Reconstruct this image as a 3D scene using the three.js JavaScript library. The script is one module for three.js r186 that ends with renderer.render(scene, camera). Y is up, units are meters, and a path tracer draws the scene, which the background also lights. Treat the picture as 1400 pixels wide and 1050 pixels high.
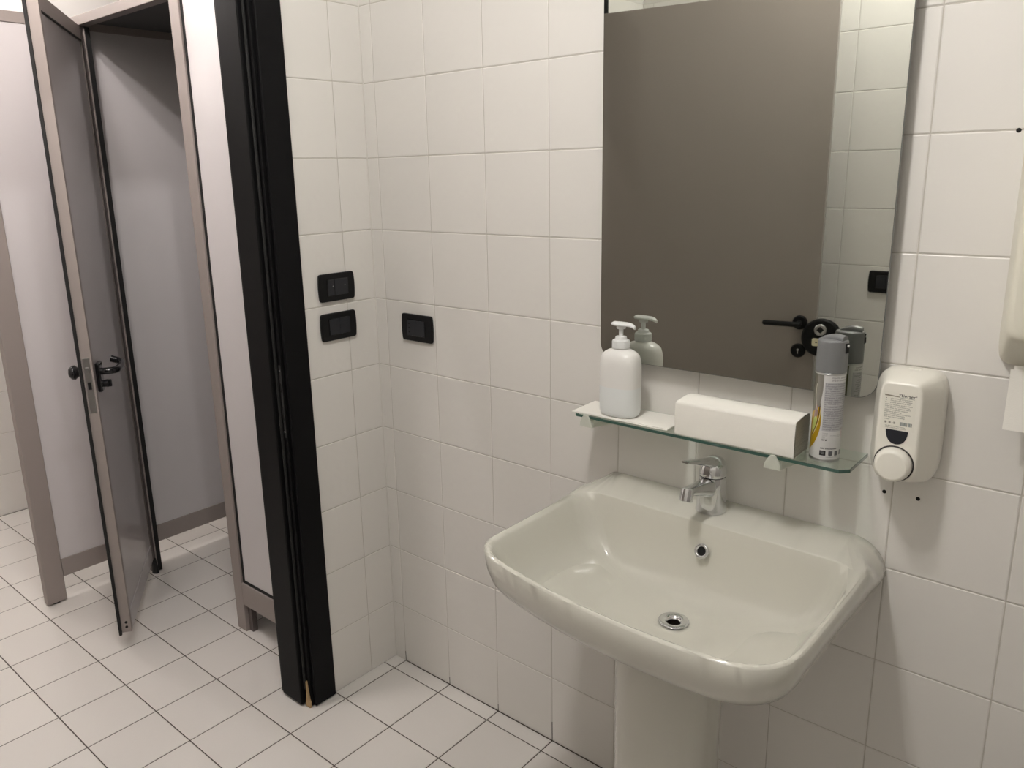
import * as THREE from 'three';
import { RoundedBoxGeometry } from 'three/addons/geometries/RoundedBoxGeometry.js';
import { mergeGeometries, toCreasedNormals } from 'three/addons/utils/BufferGeometryUtils.js';

// ------------------------------------------------------------------ camera, exposure, lights
const W = 1400, H = 1050, FOCAL = 1079.01;
const scene = new THREE.Scene();
scene.background = new THREE.Color(0x0b0b0b);
const camera = new THREE.PerspectiveCamera(2 * Math.atan(H / 2 / FOCAL) * 180 / Math.PI, W / H, 0.005, 50);
camera.rotation.order = 'YXZ';
camera.position.set(1.79486, 1.55177, 1.52071);
camera.rotation.set(-0.243291, 0.715643, -0.0219787);
camera.setViewOffset(W, H, 20.1, 20.8, W, H);
scene.add(camera);

const renderer = new THREE.WebGLRenderer({ antialias: true });
renderer.toneMapping = THREE.LinearToneMapping;
renderer.toneMappingExposure = 2.08;
renderer.shadowMap.enabled = true;

const LAMP_WASH = { x: 1.12, y: 2.64, z: 1.05, w: 0.16, d: 0.4, color: new THREE.Color(1.0, 0.968, 0.938), power: 1.6 };
const LAMP_STALL = { x: -0.3, y: 2.64, z: 0.84, w: 0.16, d: 0.4, color: new THREE.Color(1.0, 0.93, 0.9), power: 1.32 };
const LAMP_FAR = { x: -1.85, y: 2.64, z: 0.6, w: 0.16, d: 0.4, color: new THREE.Color(1.0, 0.93, 0.9), power: 1.4 };

// ------------------------------------------------------------------ helpers
let seed = 20240611;
const rnd = () => { seed = (seed * 1664525 + 1013904223) >>> 0; return seed / 4294967296; };
const used = {};
function numbered(name) {
  if (!(name in used)) { used[name] = 0; return name; }
  used[name]++; return name + '_' + String(used[name]).padStart(3, '0');
}
const sm = (a, b, x) => { const t = Math.min(1, Math.max(0, (x - a) / (b - a))); return t * t * (3 - 2 * t); };
const lerp = (a, b, t) => a + (b - a) * t;
function shade(m) { m.castShadow = true; m.receiveShadow = true; return m; }
function part(parent, name, geo, mat, x = 0, y = 0, z = 0, rx = 0, ry = 0, rz = 0) {
  const m = shade(new THREE.Mesh(geo, mat)); m.name = numbered(name);
  m.position.set(x, y, z); m.rotation.set(rx, ry, rz); parent.add(m); return m;
}
function thing(name, label, category, x = 0, y = 0, z = 0, ry = 0, group) {
  const g = new THREE.Group(); g.name = numbered(name); g.position.set(x, y, z); g.rotation.y = ry;
  g.userData = { label, category }; if (group) g.userData.group = group;
  scene.add(g); return g;
}
function structure(name, x = 0, y = 0, z = 0, ry = 0, label, category) {
  const g = new THREE.Group(); g.name = numbered(name); g.position.set(x, y, z); g.rotation.y = ry;
  g.userData = { kind: 'structure' };
  if (label) g.userData.label = label; if (category) g.userData.category = category;
  scene.add(g); return g;
}
const rbox = (w, h, d, r = 0.002, s = 2) => new RoundedBoxGeometry(w, h, d, s, Math.min(r, w / 2.01, h / 2.01, d / 2.01));
// box given by its corners
function span(parent, name, mat, x0, x1, y0, y1, z0, z1, r = 0.0015) {
  return part(parent, name, r > 0 ? rbox(x1 - x0, y1 - y0, z1 - z0, r, 1) : new THREE.BoxGeometry(x1 - x0, y1 - y0, z1 - z0), mat, (x0 + x1) / 2, (y0 + y1) / 2, (z0 + z1) / 2);
}
const cyl = (r0, r1, h, n = 32) => new THREE.CylinderGeometry(r0, r1, h, n);
const lathe = (pts, n = 48) => new THREE.LatheGeometry(pts.map((p) => new THREE.Vector2(p[0], p[1])), n);
// skin over rings of points; every ring has the same number of points
function skin(rings, cap0 = true, cap1 = true, uvs) {
  const n = rings[0].length, pos = [], uv = [], idx = [];
  rings.forEach((r, j) => { for (let i = 0; i <= n; i++) { const p = r[i % n]; pos.push(p[0], p[1], p[2]); uv.push(i / n, j / (rings.length - 1)); } });
  const N = n + 1;
  for (let j = 0; j < rings.length - 1; j++) for (let i = 0; i < n; i++) {
    const a = j * N + i, b = a + 1, c = a + N, d = c + 1; idx.push(a, b, d, a, d, c);
  }
  const cap = (ring, flip, v) => {
    const base = pos.length / 3; let cx = 0, cy = 0, cz = 0;
    ring.forEach((p) => { cx += p[0] / n; cy += p[1] / n; cz += p[2] / n; });
    pos.push(cx, cy, cz); uv.push(0.5, v);
    ring.forEach((p, i) => { pos.push(p[0], p[1], p[2]); uv.push(i / n, v); });
    for (let i = 0; i < n; i++) { const a = base + 1 + i, b = base + 1 + (i + 1) % n; flip ? idx.push(base, b, a) : idx.push(base, a, b); }
  };
  if (cap0) cap(rings[0], true, 0);
  if (cap1) cap(rings[rings.length - 1], false, 1);
  const g = new THREE.BufferGeometry();
  g.setAttribute('position', new THREE.Float32BufferAttribute(pos, 3));
  g.setAttribute('uv', new THREE.Float32BufferAttribute(uv, 2));
  g.setIndex(idx); g.computeVertexNormals();
  // weld the seam normals
  const nn = g.attributes.normal;
  for (let j = 0; j < rings.length; j++) {
    const a = j * N, b = a + n, v = new THREE.Vector3(nn.getX(a) + nn.getX(b), nn.getY(a) + nn.getY(b), nn.getZ(a) + nn.getZ(b)).normalize();
    nn.setXYZ(a, v.x, v.y, v.z); nn.setXYZ(b, v.x, v.y, v.z);
  }
  return g;
}
// rings from sections: { c, a, b, e, u, v } = centre, half sizes along u and v, superellipse exponent
function loft(secs, n = 40, cap0 = true, cap1 = true) {
  return skin(secs.map((s) => {
    const u = s.u || [1, 0, 0], v = s.v || [0, 0, -1], e = 2 / (s.e || 2), ring = [];
    for (let i = 0; i < n; i++) {
      const t = i / n * Math.PI * 2, ct = Math.cos(t), st = Math.sin(t);
      const p = Math.sign(ct) * Math.pow(Math.abs(ct), e) * s.a, q = Math.sign(st) * Math.pow(Math.abs(st), e) * s.b;
      ring.push([0, 1, 2].map((k) => s.c[k] + u[k] * p + v[k] * q));
    }
    return ring;
  }), cap0, cap1);
}
function rrect(w, h, r, bulge = 0) {           // centred rounded rectangle outline, sides may bulge
  const s = new THREE.Shape(), x = w / 2, y = h / 2;
  s.moveTo(-x + r, -y); s.lineTo(x - r, -y); s.quadraticCurveTo(x, -y, x + bulge * 0.3, -y + r);
  s.quadraticCurveTo(x + bulge * 2, 0, x + bulge * 0.3, y - r); s.quadraticCurveTo(x, y, x - r, y);
  s.lineTo(-x + r, y); s.quadraticCurveTo(-x, y, -x - bulge * 0.3, y - r);
  s.quadraticCurveTo(-x - bulge * 2, 0, -x - bulge * 0.3, -y + r); s.quadraticCurveTo(-x, -y, -x + r, -y);
  return s;
}
const slab = (shape, depth, bevel = 0.001, seg = 2) => new THREE.ExtrudeGeometry(shape, { depth: depth - 2 * bevel, bevelEnabled: bevel > 0, bevelThickness: bevel, bevelSize: bevel, bevelOffset: -bevel, bevelSegments: seg, curveSegments: 16 }).translate(0, 0, bevel);

// ------------------------------------------------------------------ materials
const lin = (r, g, b) => new THREE.Color().setRGB(r, g, b);
const std = (c, roughness = 0.5, metalness = 0, extra = {}) => new THREE.MeshPhysicalMaterial({ color: c, roughness, metalness, ...extra });
function noiseTexture(n, layers) {            // tileable value noise, grey
  const data = new Uint8Array(n * n * 4), acc = new Float32Array(n * n);
  for (const [cells, amp] of layers) {
    const g = new Float32Array(cells * cells); for (let i = 0; i < g.length; i++) g[i] = rnd();
    for (let y = 0; y < n; y++) for (let x = 0; x < n; x++) {
      const fx = x / n * cells, fy = y / n * cells, x0 = Math.floor(fx), y0 = Math.floor(fy), tx = sm(0, 1, fx - x0), ty = sm(0, 1, fy - y0);
      const q = (i, j) => g[((j + y0) % cells) * cells + (i + x0) % cells];
      acc[y * n + x] += amp * lerp(lerp(q(0, 0), q(1, 0), tx), lerp(q(0, 1), q(1, 1), tx), ty);
    }
  }
  for (let i = 0; i < n * n; i++) { const v = Math.max(0, Math.min(255, acc[i] * 255)); data.set([v, v, v, 255], i * 4); }
  const t = new THREE.DataTexture(data, n, n); t.wrapS = t.wrapT = THREE.RepeatWrapping; t.magFilter = THREE.LinearFilter; t.minFilter = THREE.LinearMipmapLinearFilter; t.generateMipmaps = true; t.needsUpdate = true; return t;
}
const waves = noiseTexture(256, [[4, 0.5], [9, 0.3], [23, 0.2]]); waves.repeat.set(1 / 0.35, 1 / 0.35);
const speck = noiseTexture(256, [[16, 0.3], [64, 0.4], [128, 0.3]]); speck.repeat.set(1 / 0.12, 1 / 0.12);

const wallTile = [0.985, 1.0, 1.012].map((k) => std(lin(0.76 * k, 0.74 * k, 0.70 * k), 0.34, 0, { bumpMap: waves, bumpScale: 0.0012, specularIntensity: 0.8 }));
const floorTile = [0.98, 1.0, 1.015].map((k) => std(lin(0.67 * k, 0.645 * k, 0.61 * k), 0.36, 0, { bumpMap: speck, bumpScale: 0.0002 }));
const wallGrout = std(lin(0.55, 0.52, 0.47), 0.95), floorGrout = std(lin(0.085, 0.07, 0.06), 0.95);
const paint = std(lin(0.70, 0.68, 0.65), 0.8), ceilingPaint = std(lin(0.58, 0.57, 0.55), 0.9);
const blackWood = std(lin(0.0045, 0.0045, 0.005), 0.5, 0, { specularIntensity: 0.25, bumpMap: speck, bumpScale: 0.0001 });
const blackSeal = std(lin(0.006, 0.006, 0.006), 0.75);
const bareWood = std(lin(0.42, 0.29, 0.15), 0.85, 0, { bumpMap: speck, bumpScale: 0.001 });
const blackPlastic = std(lin(0.006, 0.006, 0.0065), 0.4, 0, { specularIntensity: 0.45 }), greyPlastic = std(lin(0.022, 0.023, 0.027), 0.35, 0, { specularIntensity: 0.6 }), blackGloss = std(lin(0.008, 0.008, 0.009), 0.16);
const alu = std(lin(0.30, 0.262, 0.245), 0.55, 0.0, { specularIntensity: 0.7 });
const aluDark = std(lin(0.12, 0.10, 0.095), 0.45, 0.2);
const panelGrey = std(lin(0.60, 0.575, 0.58), 0.5, 0, { clearcoat: 0.15, clearcoatRoughness: 0.3 });
const doorGrey = std(lin(0.46, 0.43, 0.43), 0.45, 0, { clearcoat: 0.6, clearcoatRoughness: 0.12 });
const taupe = std(lin(0.285, 0.25, 0.22), 0.4, 0, { clearcoat: 0.7, clearcoatRoughness: 0.04 });
const chrome = std(lin(0.72, 0.73, 0.74), 0.07, 1), steel = std(lin(0.55, 0.55, 0.55), 0.28, 1);
const china = std(lin(0.63, 0.62, 0.55), 0.15, 0, { clearcoat: 0.7, clearcoatRoughness: 0.03 });
const silvering = std(lin(0.61, 0.625, 0.58), 0.015, 1), mirrorEdge = std(lin(0.22, 0.23, 0.225), 0.3, 0.5);
const whitePlastic = std(lin(0.85, 0.83, 0.75), 0.32, 0, { clearcoat: 0.25, clearcoatRoughness: 0.25 });
const towelPlastic = std(lin(0.76, 0.735, 0.63), 0.4);
const paperMat = std(lin(0.90, 0.88, 0.82), 0.95, 0, { bumpMap: speck, bumpScale: 0.0004 });
const paperEdge = std(lin(0.74, 0.71, 0.62), 0.95, 0, { bumpMap: speck, bumpScale: 0.0012 });
const darkHole = std(lin(0.004, 0.004, 0.004), 0.9);

// ------------------------------------------------------------------ tiles
const tileCache = new Map();
function tileGeo(w, h, b = 0.0016, t = 0.007) { // face in the xy plane at z = 0, bevelled rim, back open to the wall
  const key = w.toFixed(4) + '_' + h.toFixed(4) + '_' + b;
  if (tileCache.has(key)) return tileCache.get(key);
  const pos = [], uv = [], x = w / 2, y = h / 2, z1 = -b * 0.55;
  const f = [[-x + b, -y + b, 0], [x - b, -y + b, 0], [x - b, y - b, 0], [-x + b, y - b, 0]];
  const m = [[-x, -y, z1], [x, -y, z1], [x, y, z1], [-x, y, z1]], k = [[-x, -y, -t], [x, -y, -t], [x, y, -t], [-x, y, -t]];
  const quad = (a, c, d, e) => [a, c, d, a, d, e].forEach((p) => { pos.push(...p); uv.push(p[0], p[1]); });
  quad(...f); for (let i = 0; i < 4; i++) { const j = (i + 1) % 4; quad(m[i], m[j], f[j], f[i]); quad(k[i], k[j], m[j], m[i]); }
  const g = new THREE.BufferGeometry();
  g.setAttribute('position', new THREE.Float32BufferAttribute(pos, 3)); g.setAttribute('uv', new THREE.Float32BufferAttribute(uv, 2));
  g.computeVertexNormals(); tileCache.set(key, g); return g;
}
const JOINT = 0.0022;
// tiles on a surface: s along the surface, y up (or depth on the floor); place(s, t) -> position, rot = Euler
function tileField(parent, s0, s1, ds, t0, t1, dt, place, rot, mats, joint = JOINT, wobble = 0.0016) {
  const cuts = (a, b, off) => { const c = [a]; let k = Math.ceil((a - off) / 0.2 + 1e-6); for (let v = off + 0.2 * k; v < b - 1e-4; v += 0.2) if (v - a > 1e-4) c.push(v); c.push(b); return c; };
  const S = cuts(s0, s1, ds), T = cuts(t0, t1, dt);
  for (let i = 0; i < S.length - 1; i++) for (let j = 0; j < T.length - 1; j++) {
    const w = S[i + 1] - S[i] - joint, h = T[j + 1] - T[j] - joint; if (w < 0.006 || h < 0.006) continue;
    const p = place((S[i] + S[i + 1]) / 2, (T[j] + T[j + 1]) / 2);
    const m = shade(new THREE.Mesh(tileGeo(w, h), mats[Math.floor(rnd() * mats.length)])); m.name = numbered('tile');
    m.position.set(...p); m.rotation.set(rot[0] + (rnd() - 0.5) * wobble, rot[1] + (rnd() - 0.5) * wobble, rot[2], 'YXZ'); parent.add(m);
  }
}

// ------------------------------------------------------------------ the room shell
const X_GRID = 0.0467, Z_FLOOR = 0.0513, Z_LEFT = 0.1057, ROOM_X = 2.3, ROOM_Z = 1.56, CEIL = 2.7, STALL_X = -2.33, STALL_Z = -1.05;
const G = 0.0011;                                  // depth of the joints
const floor = structure('floor');
span(floor, 'floor_slab', floorGrout, STALL_X - 0.1, ROOM_X + 0.1, -0.15, -G, STALL_Z - 0.1, ROOM_Z + 0.1, 0);
tileField(floor, STALL_X, -0.1533 + 0.2, X_GRID, STALL_Z, ROOM_Z, Z_FLOOR, (s, t) => [s, 0, t], [-Math.PI / 2, 0, 0], floorTile, 0.0034, 0.001);
tileField(floor, -0.1533 + 0.2, ROOM_X, X_GRID, 0, ROOM_Z, Z_FLOOR, (s, t) => [s, 0, t], [-Math.PI / 2, 0, 0], floorTile, 0.0034, 0.001);
const ceiling = structure('ceiling');
span(ceiling, 'ceiling_slab', ceilingPaint, STALL_X - 0.1, ROOM_X + 0.1, CEIL, CEIL + 0.12, STALL_Z - 0.1, ROOM_Z + 0.1, 0);

const wallBack = structure('wall_back');           // behind the washbasin
span(wallBack, 'wall_core', wallGrout, -0.11, ROOM_X + 0.1, 0, 2.2, -0.1, -G, 0);
span(wallBack, 'plaster', paint, -0.11, ROOM_X + 0.1, 2.2, CEIL, -0.1, -0.001, 0);
tileField(wallBack, 0, ROOM_X, X_GRID, 0, 2.2, 0, (s, t) => [s, t, 0], [0, 0, 0], wallTile);
for (let k = 0; k < 4; k++) span(wallBack, 'joint_stain', std(lin(0.09, 0.08, 0.065), 0.95), X_GRID + 0.2 * k - 0.0011, X_GRID + 0.2 * k + 0.0011, 0.0005, [0.034, 0.026, 0.022, 0.06][k], -0.0012, -0.0002, 0);
for (const [x, y] of [[1.433, 0.953], [1.4908, 0.9535], [1.5727, 1.5994]]) part(wallBack, 'drill_hole', lathe([[0, 0.0006], [0.0022, 0.0006], [0.0034, 0.0004], [0.0037, 0]], 20), darkHole, x, y, 0.0002, Math.PI / 2);

const wallLeft = structure('wall_left');           // carries the doorway
span(wallLeft, 'wall_core', wallGrout, -0.11, -G, 0, 2.2, 0, 0.305, 0);
span(wallLeft, 'wall_core', wallGrout, -0.11, -G, 0, 2.2, 1.24, ROOM_Z + 0.1, 0);
span(wallLeft, 'plaster', paint, -0.11, -0.001, 2.2, CEIL, 0, ROOM_Z + 0.1, 0);
span(wallLeft, 'plaster', paint, -0.11, -0.001, 2.165, 2.2, 0.305, 1.24, 0);
tileField(wallLeft, 0, 0.30, Z_LEFT, 0, 2.2, 0, (s, t) => [0, t, s], [0, Math.PI / 2, 0], wallTile);
tileField(wallLeft, 1.25, ROOM_Z, Z_LEFT, 0, 2.2, 0, (s, t) => [0, t, s], [0, Math.PI / 2, 0], wallTile);

span(wallLeft, 'corner_sealant', std(lin(0.72, 0.70, 0.655), 0.5), -0.002, 0.0016, 0, 2.2, -0.002, 0.0016, 0);
const wallFront = structure('wall_front');         // seen in the mirror
span(wallFront, 'wall_core', wallGrout, 0, ROOM_X + 0.1, 0, 2.2, ROOM_Z + G, ROOM_Z + 0.1, 0);
span(wallFront, 'plaster', paint, 0, ROOM_X + 0.1, 2.2, CEIL, ROOM_Z + 0.001, ROOM_Z + 0.1, 0);
tileField(wallFront, 0, ROOM_X, X_GRID, 0, 2.2, 0, (s, t) => [s, t, ROOM_Z], [0, Math.PI, 0], wallTile);
const wallRight = structure('wall_right');
span(wallRight, 'plaster', std(lin(0.36, 0.345, 0.32), 0.6), ROOM_X, ROOM_X + 0.1, 0, CEIL, 0, ROOM_Z, 0);

const wallFar = structure('wall_far');             // beyond the toilet cubicles
span(wallFar, 'wall_core', wallGrout, STALL_X - 0.1, STALL_X - G, 0, 2.2, STALL_Z, ROOM_Z, 0);
span(wallFar, 'plaster', paint, STALL_X - 0.1, STALL_X - 0.001, 2.2, CEIL, STALL_Z, ROOM_Z, 0);
tileField(wallFar, -0.15, ROOM_Z, Z_FLOOR, 0, 2.2, 0, (s, t) => [STALL_X, t, s], [0, Math.PI / 2, 0], wallTile);
const wallCubicle = structure('wall_cubicle');
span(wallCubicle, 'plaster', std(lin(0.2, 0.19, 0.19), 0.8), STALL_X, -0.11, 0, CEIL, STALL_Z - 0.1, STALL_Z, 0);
span(wallCubicle, 'plaster', paint, -0.11, -0.001, 0, CEIL, STALL_Z - 0.1, -0.1, 0);
const wallLobby = structure('wall_lobby');
span(wallLobby, 'plaster', paint, STALL_X, -0.11, 0, CEIL, ROOM_Z, ROOM_Z + 0.1, 0);

// ------------------------------------------------------------------ black door frame
const frame = structure('trim_1', 0, 0, 0, 0, 'black painted wooden door frame beside the light switches', 'door frame');
const DH = 2.125, ZJ0 = 0.343, ZJ1 = 1.202, ZM = (ZJ0 + ZJ1) / 2;
for (const s of [1, -1]) {
  const z = (a, b) => s > 0 ? [a, b] : [2 * ZM - b, 2 * ZM - a];
  const [a0, a1] = z(0.2585, 0.334), [j0, j1] = z(0.303, ZJ0), [s0, s1] = z(0.33, 0.3615), [b0, b1] = z(0.27, 0.356), [g0, g1] = z(0.3425, 0.3505);
  span(frame, 'architrave', blackWood, -0.0005, 0.0115, s > 0 ? 0.004 : 0.004, DH + 0.075, a0, a1, 0.003);
  span(frame, 'jamb', blackWood, -0.075, -0.001, 0.002, DH + 0.03, j0, j1, 0.0015);
  span(frame, 'door_stop', blackWood, -0.121, -0.024, 0.006, DH + 0.03, s0, s1, 0.004);
  part(frame, 'seal_strip', new THREE.CylinderGeometry(0.0042, 0.0042, DH - 0.06, 10), blackSeal, -0.0175, DH / 2 + 0.03, (g0 + g1) / 2 + s * 0.001);
  span(frame, 'architrave', blackWood, -0.134, -0.1105, 0.004, DH + 0.075, b0, b1, 0.003);
}
span(frame, 'head_architrave', blackWood, -0.0005, 0.0115, DH, DH + 0.075, 0.3385, 2 * ZM - 0.3385, 0.003);
span(frame, 'head_jamb', blackWood, -0.075, -0.001, DH, DH + 0.04, ZJ0, ZJ1, 0.0015);
span(frame, 'head_stop', blackWood, -0.121, -0.024, DH - 0.018, DH + 0.03, 0.362, 2 * ZM - 0.362, 0.003);
const strike = span(frame, 'strike_plate', std(lin(0.03, 0.03, 0.03), 0.4, 0.3), -0.0125, -0.0025, 0.855, 1.06, ZJ0 - 0.001, ZJ0 + 0.0012, 0.0006);
for (const [y0, y1] of [[0.905, 0.945], [0.985, 1.01]]) part(strike, 'latch_slot', rbox(0.004, y1 - y0, 0.0008, 0.0002, 1), darkHole, 0, (y0 + y1) / 2 - 0.9575, 0.0011);
for (const y of [0.872, 1.045]) part(strike, 'screw', cyl(0.0028, 0.0028, 0.001, 16), steel, 0, y - 0.9575, 0.0012, Math.PI / 2);
{ // chipped foot of the rebate where bare wood shows
  const s = new THREE.Shape(); s.moveTo(-0.021, 0); s.lineTo(0.001, 0); s.lineTo(0.002, 0.016); s.lineTo(-0.002, 0.024); s.lineTo(-0.006, 0.05); s.lineTo(-0.011, 0.085); s.lineTo(-0.013, 0.04); s.lineTo(-0.017, 0.018); s.closePath();
  part(frame, 'bare_wood_chip', new THREE.ExtrudeGeometry(s, { depth: 0.004, bevelEnabled: true, bevelSize: 0.0008, bevelThickness: 0.0015, bevelSegments: 1 }), bareWood, 0.0, 0.002, ZJ0 + 0.001);
}

// the taupe leaf of that doorway, swung open (seen in the mirror)
const leaf = structure('door_1', 0.012, 0, 1.216, -0.1825, 'taupe door leaf standing open with black lever handle, reflected in the mirror', 'door');
span(leaf, 'door_panel', taupe, 0, 0.846, 0.012, 2.12, 0, 0.04, 0.002);
{
  const rose = (y) => part(leaf, 'rose', lathe([[0, 0.009], [0.021, 0.009], [0.025, 0.006], [0.026, 0]], 36), blackPlastic, 0.792, y, 0, -Math.PI / 2);
  const r1 = rose(1.008);
  part(r1, 'lever', mergeGeometries([new THREE.CapsuleGeometry(0.0095, 0.04, 6, 16).translate(0, 0.028, 0), new THREE.CapsuleGeometry(0.0095, 0.115, 6, 16).rotateZ(Math.PI / 2).translate(-0.055, 0.048, 0)]), blackPlastic);
  const r2 = rose(0.905); part(r2, 'keyhole', mergeGeometries([cyl(0.004, 0.004, 0.001, 16).translate(0, 0.0094, 0.004), new THREE.BoxGeometry(0.003, 0.001, 0.012).translate(0, 0.0094, -0.004)]), steel);
  const disc = part(leaf, 'lock_disc', lathe([[0, 0.016], [0.06, 0.016], [0.067, 0.012], [0.069, 0]], 48), blackPlastic, 0.868, 0.958, 0.002, -Math.PI / 2);
  part(disc, 'lock_cylinder', lathe([[0, 0.003], [0.0125, 0.003], [0.0155, 0.006], [0.0205, 0.003], [0.0205, 0]], 32), steel, -0.004, 0.0155, 0.030);
  part(disc, 'cylinder_slot', rbox(0.018, 0.001, 0.018, 0.0003), blackGloss, -0.004, 0.0185, 0.030, 0, 0.7);
  part(disc, 'cream_plate', slab(rrect(0.022, 0.028, 0.006), 0.002, 0.0005).rotateX(-Math.PI / 2), std(lin(0.85, 0.78, 0.55), 0.6), -0.018, 0.0158, -0.015);
  part(disc, 'plate_hole', cyl(0.003, 0.003, 0.0006, 16), darkHole, -0.015, 0.018, -0.015);
}

// ------------------------------------------------------------------ toilet cubicles
{
  const t = thing('cubicle_partition', 'long grey partition panel with taupe metal frame and a foot, beyond the open cubicle door', 'partition', -1.25, 0, 0);
  span(t, 'panel', panelGrey, -0.03, -0.006, 0.166, 2.072, STALL_Z, 0.556, 0);
  span(t, 'end_post', alu, -0.036, 0, 0.006, 2.106, 0.553, 0.622, 0.003);
  span(t, 'bottom_rail', alu, -0.036, -0.001, 0.099, 0.17, STALL_Z + 0.002, 0.5525, 0.002);
  span(t, 'top_rail', alu, -0.036, -0.001, 2.07, 2.106, STALL_Z + 0.002, 0.5525, 0.002);
  part(t, 'foot_pad', cyl(0.012, 0.014, 0.008, 20), blackSeal, -0.018, 0.004, 0.588);
}
{
  const t = thing('cubicle_front', 'pale grey cubicle front panel in a metal frame, next to the black door frame', 'partition', 0, 0, 0.24);
  span(t, 'panel', panelGrey, -0.506, -0.1365, 0.2, 2.06, -0.026, -0.009, 0);
  span(t, 'gasket', blackSeal, -0.5165, -0.506, 0.19, 2.068, -0.028, -0.0065, 0);
  span(t, 'gasket', blackSeal, -0.506, -0.1365, 0.19, 0.2, -0.028, -0.0065, 0);
  span(t, 'lock_post', alu, -0.57, -0.517, 0.0, 2.075, -0.036, 0, 0.002);
  span(t, 'post_foot', aluDark, -0.5168, -0.496, 0.0, 0.106, -0.034, -0.014, 0.001);
  span(t, 'bottom_rail', alu, -0.517, -0.1365, 0.106, 0.19, -0.036, -0.0003, 0.002);
  span(t, 'header_rail', alu, -1.249, -0.1365, 2.0755, 2.108, -0.036, 0.001, 0.002);
  const hp = span(t, 'hinge_post', aluDark, -1.249, -1.202, 0.0, 2.075, -0.036, -0.002, 0.002);
  part(hp, 'seal_strip', new THREE.BoxGeometry(0.008, 2.07, 0.016), blackSeal, 0.026, 0, -0.009);
  part(hp, 'edge_bead', new THREE.CylinderGeometry(0.0026, 0.0026, 2.06, 10), alu, 0.0295, 0, 0.0025);
  part(hp, 'edge_bead', new THREE.CylinderGeometry(0.003, 0.003, 2.06, 10), alu, 0.0265, 0, -0.0135);
  part(hp, 'seal_foot', loft([{ c: [0, 0, 0], a: 0.018, b: 0.012 }, { c: [0, 0.03, 0], a: 0.015, b: 0.01 }, { c: [0, 0.06, 0], a: 0.008, b: 0.007 }], 20), blackSeal, 0.03, -1.0375, 0.012);
  span(t, 'roof_panel', std(lin(0.09, 0.088, 0.09), 0.7), -1.2485, -0.1365, 2.0955, 2.1065, STALL_Z - 0.24 + 0.002, -0.0365, 0.001);
}
{
  const t = thing('cubicle_door', 'half-open grey cubicle door with black lever handle', 'door', -1.2, 0, 0.2285, -0.585);
  const L = 0.563, y0 = 0.065, y1 = 2.072;
  span(t, 'panel', doorGrey, 0.03, L - 0.02, 0.13, y1 - 0.045, 0.004, 0.03, 0);
  span(t, 'stile', alu, L - 0.0205, L, y0, y1, 0, 0.034, 0.0012);
  span(t, 'stile', aluDark, 0.008, 0.0305, y0, y1, 0, 0.034, 0.0012);
  span(t, 'top_rail', alu, 0.0305, L - 0.0205, y1 - 0.046, y1, 0.0005, 0.0335, 0.0012);
  span(t, 'bottom_rail', doorGrey, 0.0305, L - 0.0205, y0, 0.131, 0.0012, 0.0328, 0.0006);
  span(t, 'rubber_seal', blackSeal, 0.0305, L - 0.0205, y1 - 0.0505, y1 - 0.046, -0.0005, 0.006, 0);
  span(t, 'rubber_seal', blackSeal, L - 0.001, L + 0.008, y0 - 0.006, y1, 0.0305, 0.0395, 0.001);
  const lock = span(t, 'lock_plate', steel, L - 0.0006, L + 0.0012, 0.842, 1.02, 0.006, 0.0255, 0.0006);
  part(lock, 'latch', rbox(0.006, 0.02, 0.009, 0.001), steel, 0.003, 0.05, 0);
  part(lock, 'bolt_slot', rbox(0.001, 0.024, 0.01, 0.0003), darkHole, 0.0008, 0.0, 0);
  for (const y of [0.085, 0.102]) part(t, 'screw', cyl(0.0045, 0.0045, 0.002, 16), darkHole, L + 0.0005, y, 0.014, 0, 0, Math.PI / 2);
  const bp = part(t, 'handle_plate', rbox(0.046, 0.095, 0.014, 0.005), blackGloss, L - 0.052, 0.948, -0.006);
  const lever = [[0, 0.016, -0.004], [0, 0.016, -0.03], [-0.012, 0.015, -0.045], [-0.055, 0.012, -0.049], [-0.108, 0.014, -0.047], [-0.13, 0.02, -0.036], [-0.133, 0.028, -0.013]].map((p) => new THREE.Vector3(...p));
  part(bp, 'lever', new THREE.TubeGeometry(new THREE.CatmullRomCurve3(lever), 40, 0.0112, 16), blackGloss);
  part(bp, 'thumb_turn', mergeGeometries([cyl(0.011, 0.013, 0.02, 20).rotateX(Math.PI / 2).translate(0, 0, -0.012), rbox(0.009, 0.024, 0.012, 0.003).translate(0, 0, -0.026)].map((g) => { const k = g.index ? g.toNonIndexed() : g; return k; })), blackGloss, 0, -0.024, 0);
  const kn = part(t, 'outer_knob', lathe([[0, 0.046], [0.014, 0.045], [0.022, 0.037], [0.023, 0.028], [0.014, 0.018], [0.012, 0.008], [0.024, 0.006], [0.025, 0]], 32), blackGloss, L - 0.045, 0.968, 0.034, Math.PI / 2);
}

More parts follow.
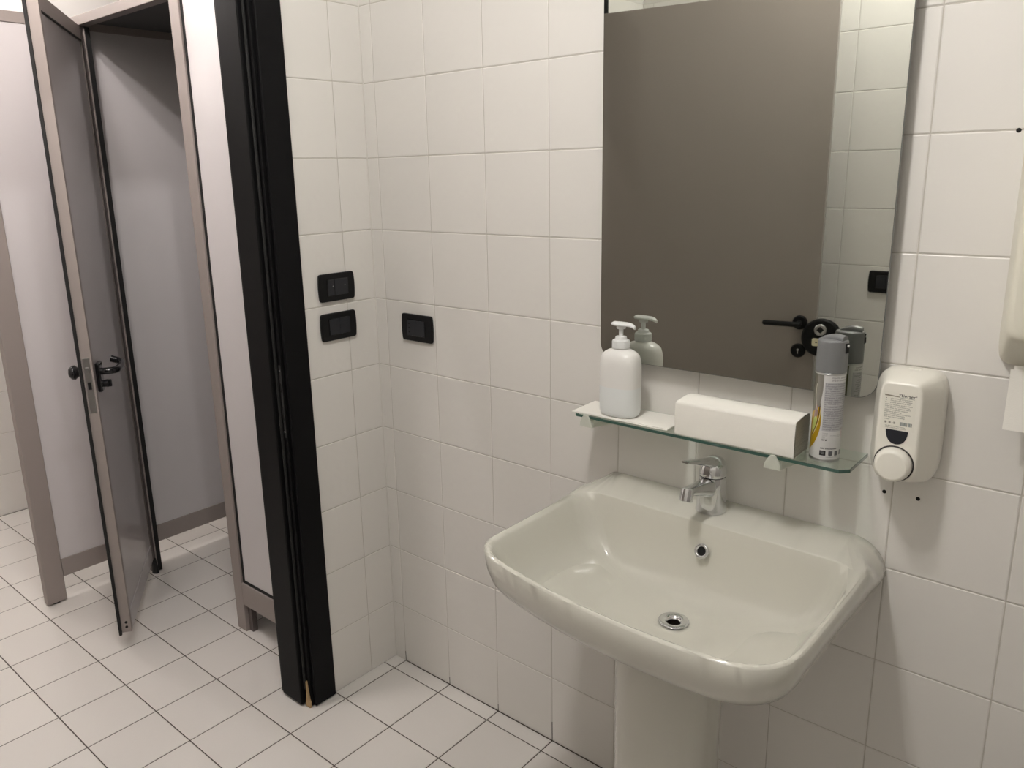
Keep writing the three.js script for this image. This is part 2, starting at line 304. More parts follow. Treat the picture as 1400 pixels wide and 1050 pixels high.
// ------------------------------------------------------------------ switches and sockets
function plate(label, modules, x, y, z, ry, group) {
  const t = thing('wall_switch', label, 'switch', x, y, z, ry);
  part(t, 'cover_plate', slab(rrect(0.120, 0.078, 0.008, 0.0022), 0.009, 0.003, 3), blackPlastic, 0, 0, 0.0002);
  part(t, 'module_frame', slab(rrect(0.074, 0.049, 0.003), 0.003, 0.0008), blackGloss, 0, 0, 0.0075);
  modules.forEach(([cx, w, kind]) => {
    const r = part(t, kind === 'socket' ? 'socket_face' : kind === 'blank' ? 'blank_module' : 'rocker', slab(rrect(w - 0.0012, 0.0445, 0.0015), 0.003, 0.0007), greyPlastic, cx, 0, 0.0092, kind === 'rocker' ? 0.04 : 0);
    if (kind === 'rocker') part(r, 'indicator', cyl(0.0012, 0.0012, 0.0008, 12), steel, w * 0.25, 0.004, 0.003, Math.PI / 2);
    if (kind === 'socket') for (const dy of [-0.012, 0, 0.012]) part(r, 'pin_hole', cyl(0.0022, 0.0022, 0.0006, 14), darkHole, -w * 0.38, dy, 0.0031, Math.PI / 2);
  });
  return t;
}
plate('black double rocker switch plate beside the door frame, upper of the two', [[-0.0235, 0.023, 'rocker'], [0.012, 0.047, 'rocker']], 0.0004, 1.2508, 0.1437, Math.PI / 2);
plate('black plate with blank modules beside the door frame, under the rocker switch', [[-0.018, 0.036, 'blank'], [0.018, 0.036, 'blank']], 0.0004, 1.1398, 0.1458, Math.PI / 2);
plate('black socket plate alone on the tiled wall left of the mirror', [[0, 0.07, 'socket']], 0.1803, 1.129, 0.0004, 0);
plate('black switch plate on the opposite wall, seen only in the mirror', [[-0.018, 0.036, 'blank'], [0.018, 0.036, 'blank']], 1.016, 1.1455, ROOM_Z - 0.0004, Math.PI);

// ------------------------------------------------------------------ mirror
{
  const t = thing('wall_mirror', 'tall frameless wall mirror with rounded lower corners above the glass shelf', 'mirror', 1.1135, 1.535, 0.0115);
  const w = 0.598, h = 0.8, r = 0.038;
  const outline = (d) => { const s = new THREE.Shape(), x = w / 2 - d, y = h / 2 - d, q = r - d; s.moveTo(-x + q, -y); s.lineTo(x - q, -y); s.absarc(x - q, -y + q, q, -Math.PI / 2, 0); s.lineTo(x, y - q); s.absarc(x - q, y - q, q, 0, Math.PI / 2); s.lineTo(-x + q, y); s.absarc(-x + q, y - q, q, Math.PI / 2, Math.PI); s.lineTo(-x, -y + q); s.absarc(-x + q, -y + q, q, Math.PI, Math.PI * 1.5); return s; };
  part(t, 'glass_edge', slab(outline(0), 0.0045, 0.0008, 1), mirrorEdge, 0, 0, 0.0158);
  part(t, 'mirror_face', new THREE.ExtrudeGeometry(outline(0.0012), { depth: 0.0008, bevelEnabled: false, curveSegments: 16 }), silvering, 0, 0, 0.0200);
  for (const [x, y] of [[-0.2, 0.3], [0.2, 0.3], [-0.2, -0.28], [0.2, -0.28]]) part(t, 'mounting_pad', rbox(0.04, 0.04, 0.027, 0.002), blackPlastic, x, y, 0.0021);
}

// ------------------------------------------------------------------ shelf with its brackets
const SHELF_Y = 1.022;
{
  const t = thing('glass_shelf', 'greenish glass shelf on two clear brackets under the mirror', 'shelf', 1.1015, SHELF_Y, 0);
  const s = new THREE.Shape(), x = 0.297, d = 0.121, c = 0.014;
  const pts = [[-x, 0.004], [x, 0.004], [x, d - c], [x - c, d], [-x + c * 0.5, d], [-x, d - c * 0.5]];
  pts.forEach((p, i) => i ? s.lineTo(p[0], p[1]) : s.moveTo(p[0], p[1])); s.closePath();
  const glass = std(lin(0.945, 0.985, 0.965), 0.03, 0, { transmission: 1, thickness: 0, ior: 1.5 });
  part(t, 'glass_plate', new THREE.ExtrudeGeometry(s, { depth: 0.0062, bevelEnabled: false }).rotateX(Math.PI / 2).translate(0, 0, 0), glass);
  // polished green rim
  const edge = std(lin(0.045, 0.105, 0.085), 0.12, 0, { clearcoat: 1, clearcoatRoughness: 0.05 });
  const rim = [];
  for (let i = 1; i < pts.length; i++) {
    const a = pts[i], b = pts[(i + 1) % pts.length];
    const dx = b[0] - a[0], dz = b[1] - a[1], len = Math.hypot(dx, dz);
    rim.push(new THREE.BoxGeometry(len, 0.0058, 0.0016).rotateY(-Math.atan2(dz, dx)).translate((a[0] + b[0]) / 2, -0.0031, (a[1] + b[1]) / 2));
  }
  part(t, 'polished_edge', mergeGeometries(rim), edge);
  const clear = std(lin(0.80, 0.82, 0.74), 0.35, 0, { transmission: 0.35, thickness: 0 });
  for (const bx of [-0.262, 0.163]) {
    const secs = [];
    for (let i = 0; i <= 8; i++) { const k = i / 8; secs.push({ c: [bx, lerp(-0.026, -0.0175, k) + 0.0005, lerp(0.0005, 0.118, k)], a: lerp(0.019, 0.0155, k), b: lerp(0.0195, 0.0112, k), e: 5, u: [1, 0, 0], v: [0, 1, 0] }); }
    const b = part(t, 'bracket', loft(secs, 28), clear);
    const lip = [0, 0.35, 0.7, 0.92, 1].map((k) => ({ c: [bx, lerp(-0.0245, 0.002, k), 0.1245], a: lerp(0.0165, 0.0045, k * k), b: 0.0032, e: 3.5, u: [1, 0, 0], v: [0, 0, -1] }));
    part(b, 'front_lip', loft(lip, 24), clear);
  }
}

// ------------------------------------------------------------------ things on the shelf
{
  const t = thing('paper_sheet', 'folded white paper towel lying flat under the pump bottle', 'paper towel', 0.914, SHELF_Y + 0.0003, 0.066, 0.02);
  const ply = (w, d, y, k) => { const g = new THREE.BoxGeometry(w, 0.0013, d, 16, 1, 8), p = g.attributes.position; for (let i = 0; i < p.count; i++) p.setY(i, p.getY(i) + y + k * Math.pow(Math.max(0, Math.abs(p.getX(i)) / w * 2 - 0.6), 2) * 0.008 + 0.0004 * Math.abs(Math.sin(p.getX(i) * 31 + p.getZ(i) * 17))); g.computeVertexNormals(); return g; };
  part(t, 'paper_ply', ply(0.238, 0.098, 0.0008, 0), paperMat);
  part(t, 'paper_ply', ply(0.236, 0.094, 0.0022, 0.12), paperMat, 0.001, 0, -0.0005, 0, 0.008);
}
const BOTTLE_Y = SHELF_Y + 0.0036;
{
  const t = thing('pump_bottle', 'white soap bottle with a pump top standing on the flat paper towel', 'bottle', 0.899, BOTTLE_Y, 0.079, 0.03);
  const milk = std(lin(0.90, 0.89, 0.86), 0.28, 0, { clearcoat: 0.2, clearcoatRoughness: 0.2, transmission: 0.1, thickness: 0 });
  const filled = std(lin(0.80, 0.825, 0.82), 0.28, 0, { clearcoat: 0.2, clearcoatRoughness: 0.2 });
  const cap = std(lin(0.80, 0.81, 0.80), 0.35);
  const S = (y, a, b, e = 2.7) => ({ c: [0, y, 0], a, b, e, u: [1, 0, 0], v: [0, 0, -1] });
  const fillY = 0.067;
  part(t, 'filled_body', loft([S(0, 0.037, 0.024), S(0.0015, 0.0405, 0.0275), S(0.005, 0.0432, 0.0305), S(0.011, 0.045, 0.0322), S(0.03, 0.0456, 0.033), S(fillY, 0.0458, 0.033)], 64, true, false), filled);
  const top = [[fillY, 0.0458, 0.033], [0.105, 0.0458, 0.033], [0.118, 0.0453, 0.0325], [0.128, 0.0432, 0.031], [0.136, 0.041, 0.0285], [0.142, 0.0355, 0.025], [0.146, 0.029, 0.021], [0.1485, 0.022, 0.0185], [0.1495, 0.0185, 0.0175], [0.1535, 0.0172, 0.0172]];
  part(t, 'upper_body', loft(top.map(([y, a, b], i) => S(y, a, b, lerp(2.7, 2, Math.max(0, (i - 4) / 5)))), 64, false, true), milk);
  const col = part(t, 'collar', lathe([[0.0, 0.0], [0.0188, 0], [0.0192, 0.002], [0.0185, 0.0165], [0.0175, 0.018], [0.0135, 0.0182], [0.0128, 0.0195], [0.0122, 0.0245], [0.0112, 0.0255], [0.0055, 0.0256], [0, 0.0256]]), cap, 0, 0.1515, 0);
  part(col, 'collar_ribs', mergeGeometries(Array.from({ length: 36 }, (_, i) => new THREE.BoxGeometry(0.0008, 0.013, 0.0012).translate(0, 0.0088, 0.0187).rotateY(i / 36 * Math.PI * 2))), cap);
  part(t, 'pump_stem', lathe([[0.0048, 0], [0.0048, 0.016], [0.0042, 0.016], [0.0042, 0.02], [0, 0.02]], 24), cap, 0, 0.1768, 0);
  const head = part(t, 'pump_head', mergeGeometries([
    lathe([[0, 0], [0.0098, 0], [0.0102, 0.001], [0.0102, 0.006], [0.0092, 0.0068], [0, 0.0068]], 28).toNonIndexed(),
    loft([-1, -0.85, -0.5, 0, 0.4, 0.7, 0.9, 1].map((k) => { const x = lerp(-0.0225, 0.034, (k + 1) / 2), w = k < 0.25 ? 0.0165 * Math.sqrt(Math.max(0.03, 1 - Math.pow((k + 0.2) / 0.85, 2))) : lerp(0.0142, 0.0042, (k - 0.25) / 0.75), hh = lerp(0.0044, 0.0034, (k + 1) / 2) * (k === -1 ? 0.4 : 1); return { c: [x, 0.0098 - 0.006 * Math.pow(Math.max(0, (k - 0.45) / 0.55), 2), 0], a: hh, b: Math.min(w, 0.0155), e: 2.4, u: [0, 1, 0], v: [0, 0, 1] }; }), 28).toNonIndexed(),
  ]), cap, 0, 0.194, 0);
}
{
  const t = thing('paper_towel_stack', 'thick block of folded white paper towels in the middle of the glass shelf', 'paper towels', 1.178, SHELF_Y + 0.0004, 0.0815, 0.012);
  const w = 0.246, d = 0.077, h = 0.0715, secs = [];
  const add = (x, i) => secs.push({ x, i });
  const ring = (x, ins) => { // outline in the zy plane: rounded front and back folds
    const pts = [], y0 = ins, y1 = h - ins, z0 = -d / 2 + ins, z1 = d / 2 - ins, r = 0.007;
    const arc = (cz, cy, a0) => { for (let k = 0; k <= 5; k++) { const a = a0 + k / 5 * Math.PI / 2; pts.push([x, cy + r * Math.sin(a), cz + r * Math.cos(a)]); } };
    for (let k = 1; k < 8; k++) pts.push([x, y0 + 0.001 * 0, lerp(z0 + 0.003, z1 - 0.003, k / 8)]);
    for (let k = 0; k <= 4; k++) { const a = -Math.PI / 2 + k / 4 * Math.PI / 2; pts.push([x, y0 + 0.003 + 0.003 * Math.sin(a), z1 - 0.003 + 0.003 * Math.cos(a)]); }
    for (let k = 1; k < 6; k++) pts.push([x, lerp(y0, y1 - r, k / 6), z1 + 0.0012 * Math.sin(Math.PI * k / 6)]);
    arc(z1 - r, y1 - r, 0);
    for (let k = 1; k < 8; k++) { const u = k / 8; pts.push([x, y1 + 0.0028 * Math.sin(Math.PI * u) + 0.0007 * Math.sin(x * 26 + u * 5), lerp(z1 - r, z0 + 0.004, u)]); }
    pts.push([x, y1 - 0.001, z0 + 0.001]); for (let k = 1; k < 6; k++) pts.push([x, lerp(y1 - 0.002, y0 + 0.004, k / 6), z0]); pts.push([x, y0 + 0.0015, z0 + 0.001]);
    return pts;
  };
  const rings = [ring(-w / 2, 0.0022), ring(-w / 2 + 0.002, 0.0005)]; for (let i = 1; i < 14; i++) rings.push(ring(-w / 2 + w * i / 14, 0)); rings.push(ring(w / 2 - 0.0006, 0.0001));
  part(t, 'outer_wrap', skin(rings.map((r) => r.slice().reverse()).map((r) => r), true, false).translate(0, 0, 0), paperMat);
  const plies = []; // the visible cut end shows the stacked edges
  for (let i = 0; i < 24; i++) plies.push(new THREE.BoxGeometry(0.002, h / 24 - 0.0007, d - 0.006 - rnd() * 0.002).translate(w / 2 - 0.0016 + rnd() * 0.0007, (i + 0.5) * h / 24 * 0.985 + 0.0005, 0));
  const e = part(t, 'cut_edges', mergeGeometries(plies), paperEdge);
  part(t, 'inner_block', rbox(w - 0.004, h - 0.004, d - 0.006, 0.004), paperEdge, 0, h / 2, 0);
}
function canvasTexture(w, h, draw) {
  const c = document.createElement('canvas'); c.width = w; c.height = h; draw(c.getContext('2d'), w, h);
  const t = new THREE.CanvasTexture(c); t.colorSpace = THREE.SRGBColorSpace; t.anisotropy = 8; return t;
}
function textBlock(g, x, y, w, rows, lh, fs, color, fill = 1) { // illegible small print
  g.fillStyle = color; g.font = fs + 'px sans-serif';
  const letters = 'aeinorstlcdmpu';
  for (let r = 0; r < rows; r++) {
    let px = x; const end = x + w * (fill - (r % 5 === 4 ? 0.3 * rnd() : 0.03 * rnd()));
    while (px < end) { let s = ''; const n = 2 + Math.floor(rnd() * 8); for (let i = 0; i < n; i++) s += letters[Math.floor(rnd() * letters.length)]; const m = g.measureText(s + ' ').width; if (px + m > end + 4) break; g.fillText(s, px, y + r * lh); px += m; }
  }
}
{
  const t = thing('spray_can', 'grey-capped aerosol can with white and yellow print at the shelf end', 'spray can', 1.343, SHELF_Y + 0.0003, 0.079, 0);
  const R = 0.0262;
  const print = canvasTexture(1024, 1024, (g, w, h) => {
    // u runs once around; the printed white text panel faces the room
    const grad = '#8f8c84'; g.fillStyle = grad; g.fillRect(0, 0, w, h);
    g.fillStyle = '#6d6a5c'; g.fillRect(0, 0, w * 0.30, h);
    g.fillStyle = '#66674a'; g.fillRect(w * 0.83, 0, w * 0.17, h);
    // yellow swoosh with fruit outlines
    g.fillStyle = '#b6920d'; g.beginPath(); g.moveTo(150, 1024); g.lineTo(150, 560); g.quadraticCurveTo(330, 420, 365, 380); g.quadraticCurveTo(430, 700, 300, 905); g.lineTo(230, 1024); g.fill();
    g.fillStyle = '#9a7f78'; g.beginPath(); g.ellipse(315, 480, 26, 105, 0.12, 0, 7); g.fill();
    g.fillStyle = '#c3cf78'; g.beginPath(); g.ellipse(300, 620, 34, 105, 0.2, 0, 7); g.fill();
    g.strokeStyle = '#4a2414'; g.lineWidth = 9; g.beginPath(); g.moveTo(265, 760); g.quadraticCurveTo(360, 620, 362, 380); g.stroke();
    g.strokeStyle = '#efe9c8'; g.lineWidth = 6; g.beginPath(); g.moveTo(280, 760); g.quadraticCurveTo(375, 620, 376, 380); g.stroke();
    g.strokeStyle = '#e6e0d0'; g.lineWidth = 7; g.beginPath(); g.moveTo(300, 120); g.quadraticCurveTo(280, 300, 330, 430); g.stroke();
    // white label with a swept edge
    g.fillStyle = '#d9d9d8'; g.beginPath(); g.moveTo(385, 0); g.quadraticCurveTo(395, 200, 366, 330); g.quadraticCurveTo(430, 640, 320, 850); g.quadraticCurveTo(260, 940, 140, 1024); g.lineTo(850, 1024); g.lineTo(850, 0); g.fill();
    g.fillStyle = '#bdbdc0'; g.fillRect(404, 86, 400, 590);
    textBlock(g, 470, 36, 330, 2, 30, 25, '#505055'); textBlock(g, 410, 112, 390, 21, 27.4, 25, '#4c4c52');
    g.fillStyle = '#d9d9d8'; g.fillRect(430, 352, 260, 5);
    textBlock(g, 412, 705, 70, 6, 14, 11, '#55555a'); textBlock(g, 500, 730, 190, 2, 14, 11, '#77777c');
    g.fillStyle = '#2a2a2c'; g.fillRect(412, 780, 22, 14); g.fillRect(448, 782, 16, 12);
    g.fillStyle = '#3a3a3d'; g.font = 'bold 26px sans-serif'; g.fillText('000 400 000000', 404, 900);
    g.fillStyle = '#1d1d1f'; g.fillRect(398, 918, 66, 62); g.fillStyle = '#8d8d90'; g.fillRect(410, 934, 42, 5); g.fillRect(410, 946, 42, 5); g.fillRect(416, 958, 30, 5);
    g.fillStyle = '#66666a'; g.fillRect(494, 920, 46, 52); g.beginPath(); g.moveTo(494, 972); g.lineTo(517, 986); g.lineTo(540, 972); g.fill(); g.fillRect(566, 920, 44, 60); g.fillRect(640, 920, 40, 60);
    textBlock(g, 470, 1000, 150, 1, 12, 11, '#66666a');
    g.strokeStyle = '#b98f8a'; g.lineWidth = 9; for (const dx of [0, 28]) { g.beginPath(); g.moveTo(668 + dx, 650); g.lineTo(640 + dx, 715); g.lineTo(668 + dx, 775); g.stroke(); }
  });
  const wrap = std(0xffffff, 0.3, 0.25, { map: print, clearcoat: 0.4, clearcoatRoughness: 0.15 });
  const body = new THREE.CylinderGeometry(R, R, 0.158, 64, 1, true); // u starts at +z and grows towards +x
  part(t, 'printed_body', body, wrap, 0, 0.0865, 0, 0, 0.3 + Math.PI + 0.37, 0);
  part(t, 'base_rim', lathe([[0, 0.003], [0.0215, 0.003], [0.024, 0], [0.0262, 0.0015], [0.0268, 0.004], [0.0268, 0.006], [0.0262, 0.0076], [0.0258, 0.008]], 48), steel);
  part(t, 'shoulder', lathe([[0.0262, 0.1650], [0.0268, 0.1658], [0.0268, 0.1672], [0.0258, 0.1688], [0.02, 0.171]], 48), steel);
  const capMat = std(lin(0.2, 0.205, 0.21), 0.33, 0.1);
  const cp = part(t, 'cap', lathe([[0.0264, 0.169], [0.0268, 0.1695], [0.0265, 0.200], [0.0259, 0.2245], [0.0247, 0.2266], [0.0225, 0.2276], [0.015, 0.2284], [0, 0.2288]], 56), capMat);
  const hood = loft([0, 0.2, 0.45, 0.7, 0.9, 1].map((k) => ({ c: [lerp(-0.017, 0.0215, k), 0.2255 + 0.0035 * Math.sin(Math.PI * Math.min(1, k * 0.7 + 0.1)), 0], a: 0.005 + 0.0035 * Math.sin(Math.PI * (k * 0.75)), b: lerp(0.006, 0.0105, k), e: 2.6, u: [0, 1, 0], v: [0, 0, 1] })), 26);
  part(cp, 'spray_button', hood, capMat, 0, 0, 0, 0, -0.15, 0);
  part(cp, 'nozzle_recess', rbox(0.004, 0.018, 0.01, 0.0015), darkHole, 0.0252, 0.214, 0.004, 0, -0.1, 0.05);
  part(cp, 'nozzle', cyl(0.0022, 0.0026, 0.004, 16), std(lin(0.75, 0.75, 0.72), 0.3), 0.027, 0.2185, 0.0045, 0, 0, Math.PI / 2);
}

// ------------------------------------------------------------------ wall soap dispenser
{
  const t = thing('soap_dispenser', 'white wall soap dispenser with printed label and round push knob', 'soap dispenser', 1.466, 1.1, 0);
  const S = (z, a, b, cy, e = 5) => ({ c: [0, cy, z], a, b, e, u: [1, 0, 0], v: [0, 1, 0] });
  part(t, 'housing', loft([S(0.0006, 0.0545, 0.1, 0, 5.5), S(0.018, 0.0555, 0.1005, 0, 5.5), S(0.034, 0.0552, 0.1002, 0, 5.5), S(0.04, 0.0542, 0.0995, 0, 5.5), S(0.058, 0.0472, 0.0965, 0.001, 5.5), S(0.076, 0.0402, 0.0925, 0.002, 6), S(0.0865, 0.0362, 0.0893, 0.0025, 6.5), S(0.0905, 0.0345, 0.0875, 0.0025, 7), S(0.0924, 0.0325, 0.0855, 0.0025, 7.5), S(0.0928, 0.0305, 0.0835, 0.0025, 8)], 88), whitePlastic);
  part(t, 'top_latch', slab(rrect(0.022, 0.006, 0.002), 0.003, 0.0008).rotateX(-Math.PI / 2), whitePlastic, 0.002, 0.0985, 0.022);
  const label = canvasTexture(512, 640, (g, w, h) => {
    g.fillStyle = '#e9e7dc'; g.fillRect(0, 0, w, h);
    g.fillStyle = '#8d8778'; g.beginPath(); g.moveTo(10, 42); g.lineTo(250, 62); g.quadraticCurveTo(270, 74, 240, 76); g.lineTo(20, 72); g.fill();
    g.fillStyle = '#1f1d18'; g.font = 'bold 66px sans-serif'; g.fillText('\u201cTierser\u201d', 235, 66);
    g.fillRect(250, 78, 230, 5);
    textBlock(g, 110, 118, 370, 3, 34, 29, '#24211a'); textBlock(g, 30, 222, 450, 8, 31, 28, '#24211a'); textBlock(g, 30, 478, 230, 1, 20, 26, '#24211a', 0.8); for (const y of [118, 152, 184]) g.fillRect(34, y - 16, 14, 14);
    g.fillStyle = '#55514a'; let x = 290; while (x < 480) { const b = 3 + Math.floor(rnd() * 6); if (x < 396 || x > 412) g.fillRect(x, 494, b, 62); x += b + 3 + Math.floor(rnd() * 4); }
    g.fillStyle = '#8b9698'; g.globalAlpha = 0.5; g.fillRect(290, 494, 100, 62); g.fillRect(414, 494, 40, 62); g.globalAlpha = 1;
    g.strokeStyle = '#6a6557'; g.lineWidth = 5; for (const cx of [62, 130, 200]) { g.beginPath(); g.arc(cx, 524, 17, 0, 7); g.stroke(); g.fillStyle = '#55514a'; g.fillRect(cx - 7, 514, 14, 20); }
    textBlock(g, 60, 592, 380, 2, 27, 24, '#4a463a');
  });
  const lb = part(t, 'label', new THREE.PlaneGeometry(0.052, 0.066), std(0xffffff, 0.5, 0, { map: label }), -0.001, 0.039, 0.0932);
  const rec = new THREE.Shape(); rec.moveTo(-0.018, 0); rec.lineTo(0.018, 0); rec.quadraticCurveTo(0.0165, -0.025, 0, -0.0255); rec.quadraticCurveTo(-0.0165, -0.025, -0.018, 0);
  part(t, 'level_window', slab(rec, 0.0014, 0.0004, 1), std(lin(0.018, 0.02, 0.028), 0.15), -0.001, 0.0055, 0.0924);
  part(t, 'knob_seat', new THREE.TorusGeometry(0.0315, 0.0012, 8, 48), std(lin(0.03, 0.027, 0.025), 0.6), -0.001, -0.0555, 0.0928);
  part(t, 'push_knob', lathe([[0, 0.0175], [0.022, 0.0175], [0.0255, 0.0165], [0.0285, 0.013], [0.0302, 0.006], [0.0303, -0.02], [0, -0.02]], 56), whitePlastic, -0.001, -0.0555, 0.0935, Math.PI / 2);
}

// ------------------------------------------------------------------ paper towel dispenser at the picture's edge
{
  const t = thing('towel_dispenser', 'cream paper towel dispenser box on the wall, cut by the picture edge', 'towel dispenser', 1.725, 1.43, 0);
  const S = (z, a, b, cy, e = 16) => ({ c: [0, cy, z], a, b, e, u: [1, 0, 0], v: [0, 1, 0] });
  part(t, 'housing', loft([S(0.0006, 0.14, 0.205, 0), S(0.006, 0.1402, 0.2052, 0), S(0.012, 0.1395, 0.2045, 0.0005), S(0.05, 0.1315, 0.187, 0.008), S(0.09, 0.1232, 0.169, 0.0155), S(0.098, 0.1205, 0.1645, 0.0168, 14), S(0.1015, 0.1165, 0.16, 0.0172, 13), S(0.1022, 0.112, 0.155, 0.0172, 12)], 112), towelPlastic);
  part(t, 'lock', cyl(0.009, 0.009, 0.003, 24), steel, 0, 0.15, 0.103, Math.PI / 2);
}
{
  const t = thing('hanging_paper', 'white paper towel hanging out below the cream towel dispenser', 'paper towel', 1.725, 1.2262, 0.045);
  const g = new THREE.BoxGeometry(0.226, 0.1, 0.0012, 12, 10, 1), p = g.attributes.position;
  for (let i = 0; i < p.count; i++) { const y = p.getY(i) - 0.05, x = p.getX(i); p.setY(i, y); p.setZ(i, p.getZ(i) + 0.08 * y * y * 8 + 0.001 * Math.sin(x * 40)); }
  g.computeVertexNormals(); part(t, 'paper_ply', g, paperMat);
  part(t, 'paper_ply', g, paperMat, 0.004, 0.006, -0.004, 0.02);
}

// ------------------------------------------------------------------ washbasin
{
  const XC = 1.1375, t = thing('washbasin', 'glossy cream ceramic washbasin on the tiled wall below the shelf', 'sink', XC, 0, 0.0006);
  // plan outline of the basin: same number of points for every ring
  function loop(h, zb, zf, bow, rR, rL, rb) {
    const p = [], fz = (x) => zf - bow * Math.pow(x / h, 2);
    const corner = (r) => { let a = 0, x = 0; for (let k = 0; k < 8; k++) { x = h - r + r * Math.sin(a); a = Math.atan(2 * bow * x / (h * h)); } return { a, x, cz: fz(x) - r * Math.cos(a) }; };
    const R = corner(rR), L = corner(rL);
    const arc = (cx, cz, r, a0, a1, n) => { for (let k = 0; k < n; k++) { const a = lerp(a0, a1, k / n); p.push([cx + r * Math.cos(a), cz + r * Math.sin(a)]); } };
    const line = (x0, z0, x1, z1, n) => { for (let k = 0; k < n; k++) p.push([lerp(x0, x1, k / n), lerp(z0, z1, k / n)]); };
    line(-h + rb, zb, h - rb, zb, 28); arc(h - rb, zb + rb, rb, -Math.PI / 2, 0, 12); line(h, zb + rb, h, R.cz, 20); arc(h - rR, R.cz, rR, 0, Math.PI / 2 - R.a, 18);
    for (let k = 0; k < 36; k++) { const x = lerp(R.x, -L.x, k / 36); p.push([x, fz(x)]); }
    arc(-h + rL, L.cz, rL, Math.PI / 2 + L.a, Math.PI, 18); line(-h, L.cz, -h, zb + rb, 20); arc(-h + rb, zb + rb, rb, Math.PI, Math.PI * 1.5, 12);
    let q = p; const n = p.length;
    for (let it = 0; it < 8; it++) q = q.map((c, i) => { const w = 0.5 * sm(0.2, 0.3, c[1]), a = q[(i + n - 1) % n], b = q[(i + 1) % n]; return [lerp(c[0], (a[0] + b[0]) / 2, w), lerp(c[1], (a[1] + b[1]) / 2, w)]; });
    return q.map(([x, z]) => [x, z + 0.06 * x * sm(0.2, 0.55, z)]);   // the front edge runs slightly out of square
  }
  const HW = 0.3145, ZF = 0.545, outer = loop(HW, 0, ZF, 0.04, 0.105, 0.08, 0.003), inner = loop(HW - 0.0055, 0.128, ZF - 0.007, 0.039, 0.1, 0.074, 0.056);
  const D = [0.006, 0.262], DY = 0.694;
  const yTop = (z) => 0.844 + 0.0085 * (1 - sm(0.1, 0.22, z));
  const rad = (z, x) => lerp(lerp(0.022, 0.066, sm(-0.15, 0.15, x)), 0.0036, sm(0.03, 0.155, z));
  const rings = [];
  for (const [s, d] of [[0, -0.004], [0.02, -0.001], [0.1, 0.0008], [0.25, 0.003], [0.42, 0.007], [0.58, 0.013], [0.69, 0.022], [0.77, 0.035], [0.83, 0.052], [0.875, 0.073], [0.91, 0.097], [0.935, 0.117], [0.955, 0.132], [0.971, 0.1415], [0.984, 0.147], [0.993, 0.1493], [1, 0.15]])
    rings.push(inner.map(([x, z]) => { const dx = x - D[0], dz = z - D[1], l = Math.hypot(dx, dz), w = sm(0, 0.5, s), r = lerp(0.0235 + s * 0.22, l * s, w); return [D[0] + dx / l * r, DY + d + (yTop(z) - 0.844) * sm(0.85, 1, s), D[1] + dz / l * r]; }));
  const edge = (a) => outer.map(([x, z]) => { const r = rad(z, x), f = sm(0.3, 0.42, z), q = r * (1 - Math.sin(a)); return [x * (HW - q) / HW, yTop(z) - r * (1 - Math.cos(a)), z - (z > 0.02 ? q * f : 0)]; });
  for (let k = 0; k <= 9; k++) rings.push(edge(k / 9 * Math.PI / 2));
  const low = [[0.805, 0.003, 0.0015], [0.78, 0.010, 0.0055], [0.762, 0.021, 0.0105], [0.749, 0.037, 0.0155], [0.739, 0.06, 0.02], [0.73, 0.09, 0.026], [0.72, 0.13, 0.036], [0.705, 0.18, 0.065], [0.688, 0.23, 0.12], [0.672, 0.275, 0.19], [0.669, 0.3, 0.24]];
  for (const [y, o, ow] of low) rings.push(outer.map(([x, z]) => { const y0 = yTop(z) - rad(z, x), ox = lerp(ow, o * 0.9, sm(0.08, 0.36, z)); return [x * (1 - ox / HW), Math.min(y, y0 - 0.0005 - (0.81 - y) * 0.4), z * (1 - o * 0.95 / ZF)]; }));
  part(t, 'basin', toCreasedNormals(skin(rings.map((r) => r.slice().reverse()), false, true), 1.05), china);
  const waste = part(t, 'waste_ring', lathe([[0.0105, -0.003], [0.0128, 0.0005], [0.0165, 0.0022], [0.0215, 0.0026], [0.0243, 0.0014], [0.0248, 0]], 48), chrome, D[0], DY + 0.0008, D[1]); waste.scale.setScalar(1.2);
  part(waste, 'waste_pipe', lathe([[0, -0.022], [0.0125, -0.022], [0.013, 0.0005]], 32), std(lin(0.045, 0.036, 0.028), 0.4, 0.8));
  const of = part(t, 'overflow_ring', lathe([[0.0062, 0.0005], [0.0072, 0.0028], [0.0095, 0.0036], [0.0112, 0.0022], [0.0116, 0]], 36), chrome, 0.0035, 0.797, 0.1475, 1.13); of.scale.setScalar(1.35);
  part(of, 'overflow_hole', lathe([[0, 0.0006], [0.0068, 0.0009]], 24), darkHole);
}
{
  const t = thing('basin_pedestal', 'pale ceramic pedestal column under the washbasin', 'pedestal', 1.137, 0, 0.262);
  const S = (y, a, b, e = 2.5) => ({ c: [0, y, 0], a, b, e, u: [1, 0, 0], v: [0, 0, -1] });
  part(t, 'column', loft([S(0.0004, 0.108, 0.108), S(0.012, 0.11, 0.11), S(0.04, 0.104, 0.104), S(0.2, 0.099, 0.1), S(0.45, 0.0985, 0.1), S(0.6, 0.1, 0.102), S(0.668, 0.101, 0.103)], 64), china);
}
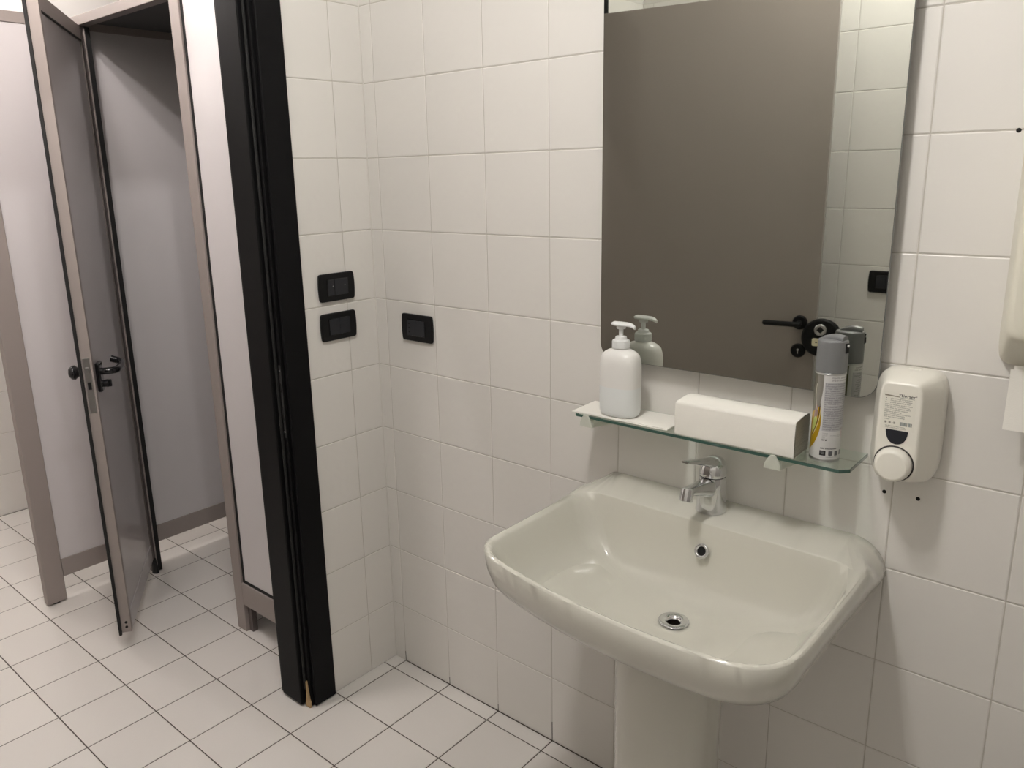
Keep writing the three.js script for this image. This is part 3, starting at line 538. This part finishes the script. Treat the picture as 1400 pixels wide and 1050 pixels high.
// ------------------------------------------------------------------ tap
{
  const t = thing('basin_tap', 'chrome single-lever mixer tap on the back ledge of the washbasin', 'tap', 1.1175, 0.8527, 0.064, 0.0);
  const B = (y, a, b, z = 0, e = 2.3) => ({ c: [0, y, z], a, b, e, u: [1, 0, 0], v: [0, 0, -1] });
  part(t, 'body', loft([B(0, 0.0305, 0.0315), B(0.0015, 0.0315, 0.0325), B(0.006, 0.0308, 0.032), B(0.02, 0.029, 0.031, 0.001), B(0.04, 0.028, 0.03, 0.001), B(0.058, 0.0275, 0.0285, 0), B(0.072, 0.0272, 0.0275, -0.001), B(0.0765, 0.0262, 0.0265, -0.001)], 48), chrome);
  const N = (k) => { const c = [0, lerp(0.048, 0.0765, Math.pow(k, 0.8)), lerp(0.0, 0.11, k)]; return { c, a: lerp(0.0235, 0.0125, Math.pow(k, 0.6)), b: lerp(0.03, 0.0085, Math.pow(k, 0.55)), e: 2.7, u: [1, 0, 0], v: [0, 1, 0] }; };
  const sp = part(t, 'spout', loft([0, 0.12, 0.25, 0.4, 0.55, 0.7, 0.85, 1].map(N), 36), chrome);
  part(sp, 'aerator', lathe([[0, 0.0095], [0.0105, 0.0095], [0.0128, 0.0075], [0.0133, -0.016], [0.0122, -0.0175], [0.0095, -0.0175], [0.009, -0.012], [0, -0.012]], 36), chrome, 0, 0.0745, 0.111, -0.32);
  part(t, 'seam_ring', new THREE.TorusGeometry(0.0255, 0.0014, 10, 44), blackPlastic, 0, 0.0775, -0.001, Math.PI / 2 - 0.0);
  const cap = part(t, 'lever_dome', loft([B(0.0785, 0.0265, 0.0268, -0.001), B(0.084, 0.0275, 0.0275, -0.001), B(0.096, 0.0268, 0.026, -0.002), B(0.106, 0.0235, 0.0225, -0.003), B(0.1135, 0.0175, 0.017, -0.004), B(0.1175, 0.0095, 0.009, -0.004), B(0.1186, 0.002, 0.002, -0.004)], 44), chrome);
  const LV = (k) => ({ c: [0, lerp(0.099, 0.143, Math.pow(k, 0.8)), lerp(-0.004, 0.126, k)], a: lerp(0.0245, 0.0072, Math.pow(k, 0.36)), b: lerp(0.0175, 0.0036, Math.pow(k, 0.4)) * (k > 0.98 ? 0.6 : 1), e: 2.4, u: [1, 0, 0], v: [0, 1, 0] });
  part(cap, 'lever', loft([0, 0.1, 0.22, 0.36, 0.5, 0.65, 0.8, 0.93, 1].map(LV), 32), chrome);
}

// ------------------------------------------------------------------ ceiling lamps
function lamp(L, label) {
  const t = thing('ceiling_lamp', label, 'lamp', L.x, L.y, L.z);
  const glow = new THREE.MeshStandardMaterial({ color: 0x999999, emissive: L.color, emissiveIntensity: 9 });
  part(t, 'housing', rbox(L.w + 0.03, 0.034, L.d + 0.03, 0.004), paint, 0, 0.028, 0);
  for (const dx of [-0.04, 0.04]) part(t, 'tube', new THREE.CapsuleGeometry(0.013, L.d - 0.05, 6, 16).rotateX(Math.PI / 2), glow, dx, -0.003, 0);
  for (const s of [-1, 1]) part(t, 'tube_holder', rbox(L.w - 0.03, 0.03, 0.014, 0.003), paint, 0, -0.004, s * (L.d / 2 - 0.004));
  for (const dx of [-0.04, 0.04]) for (const dz of [-0.1, 0.1]) {
    const a = new THREE.PointLight(L.color, L.power / 4, 0, 2); a.position.set(L.x + dx, L.y - 0.003, L.z + dz); a.castShadow = true; a.shadow.radius = 0.6; a.name = numbered('tube_light'); scene.add(a);
  }
}
lamp(LAMP_WASH, 'twin-tube ceiling lamp above the washbasin');
lamp(LAMP_STALL, 'twin-tube ceiling lamp just past the black door frame, before the cubicles');
lamp(LAMP_FAR, 'twin-tube ceiling lamp beyond the cubicle partition, near the far wall');

renderer.render(scene, camera);
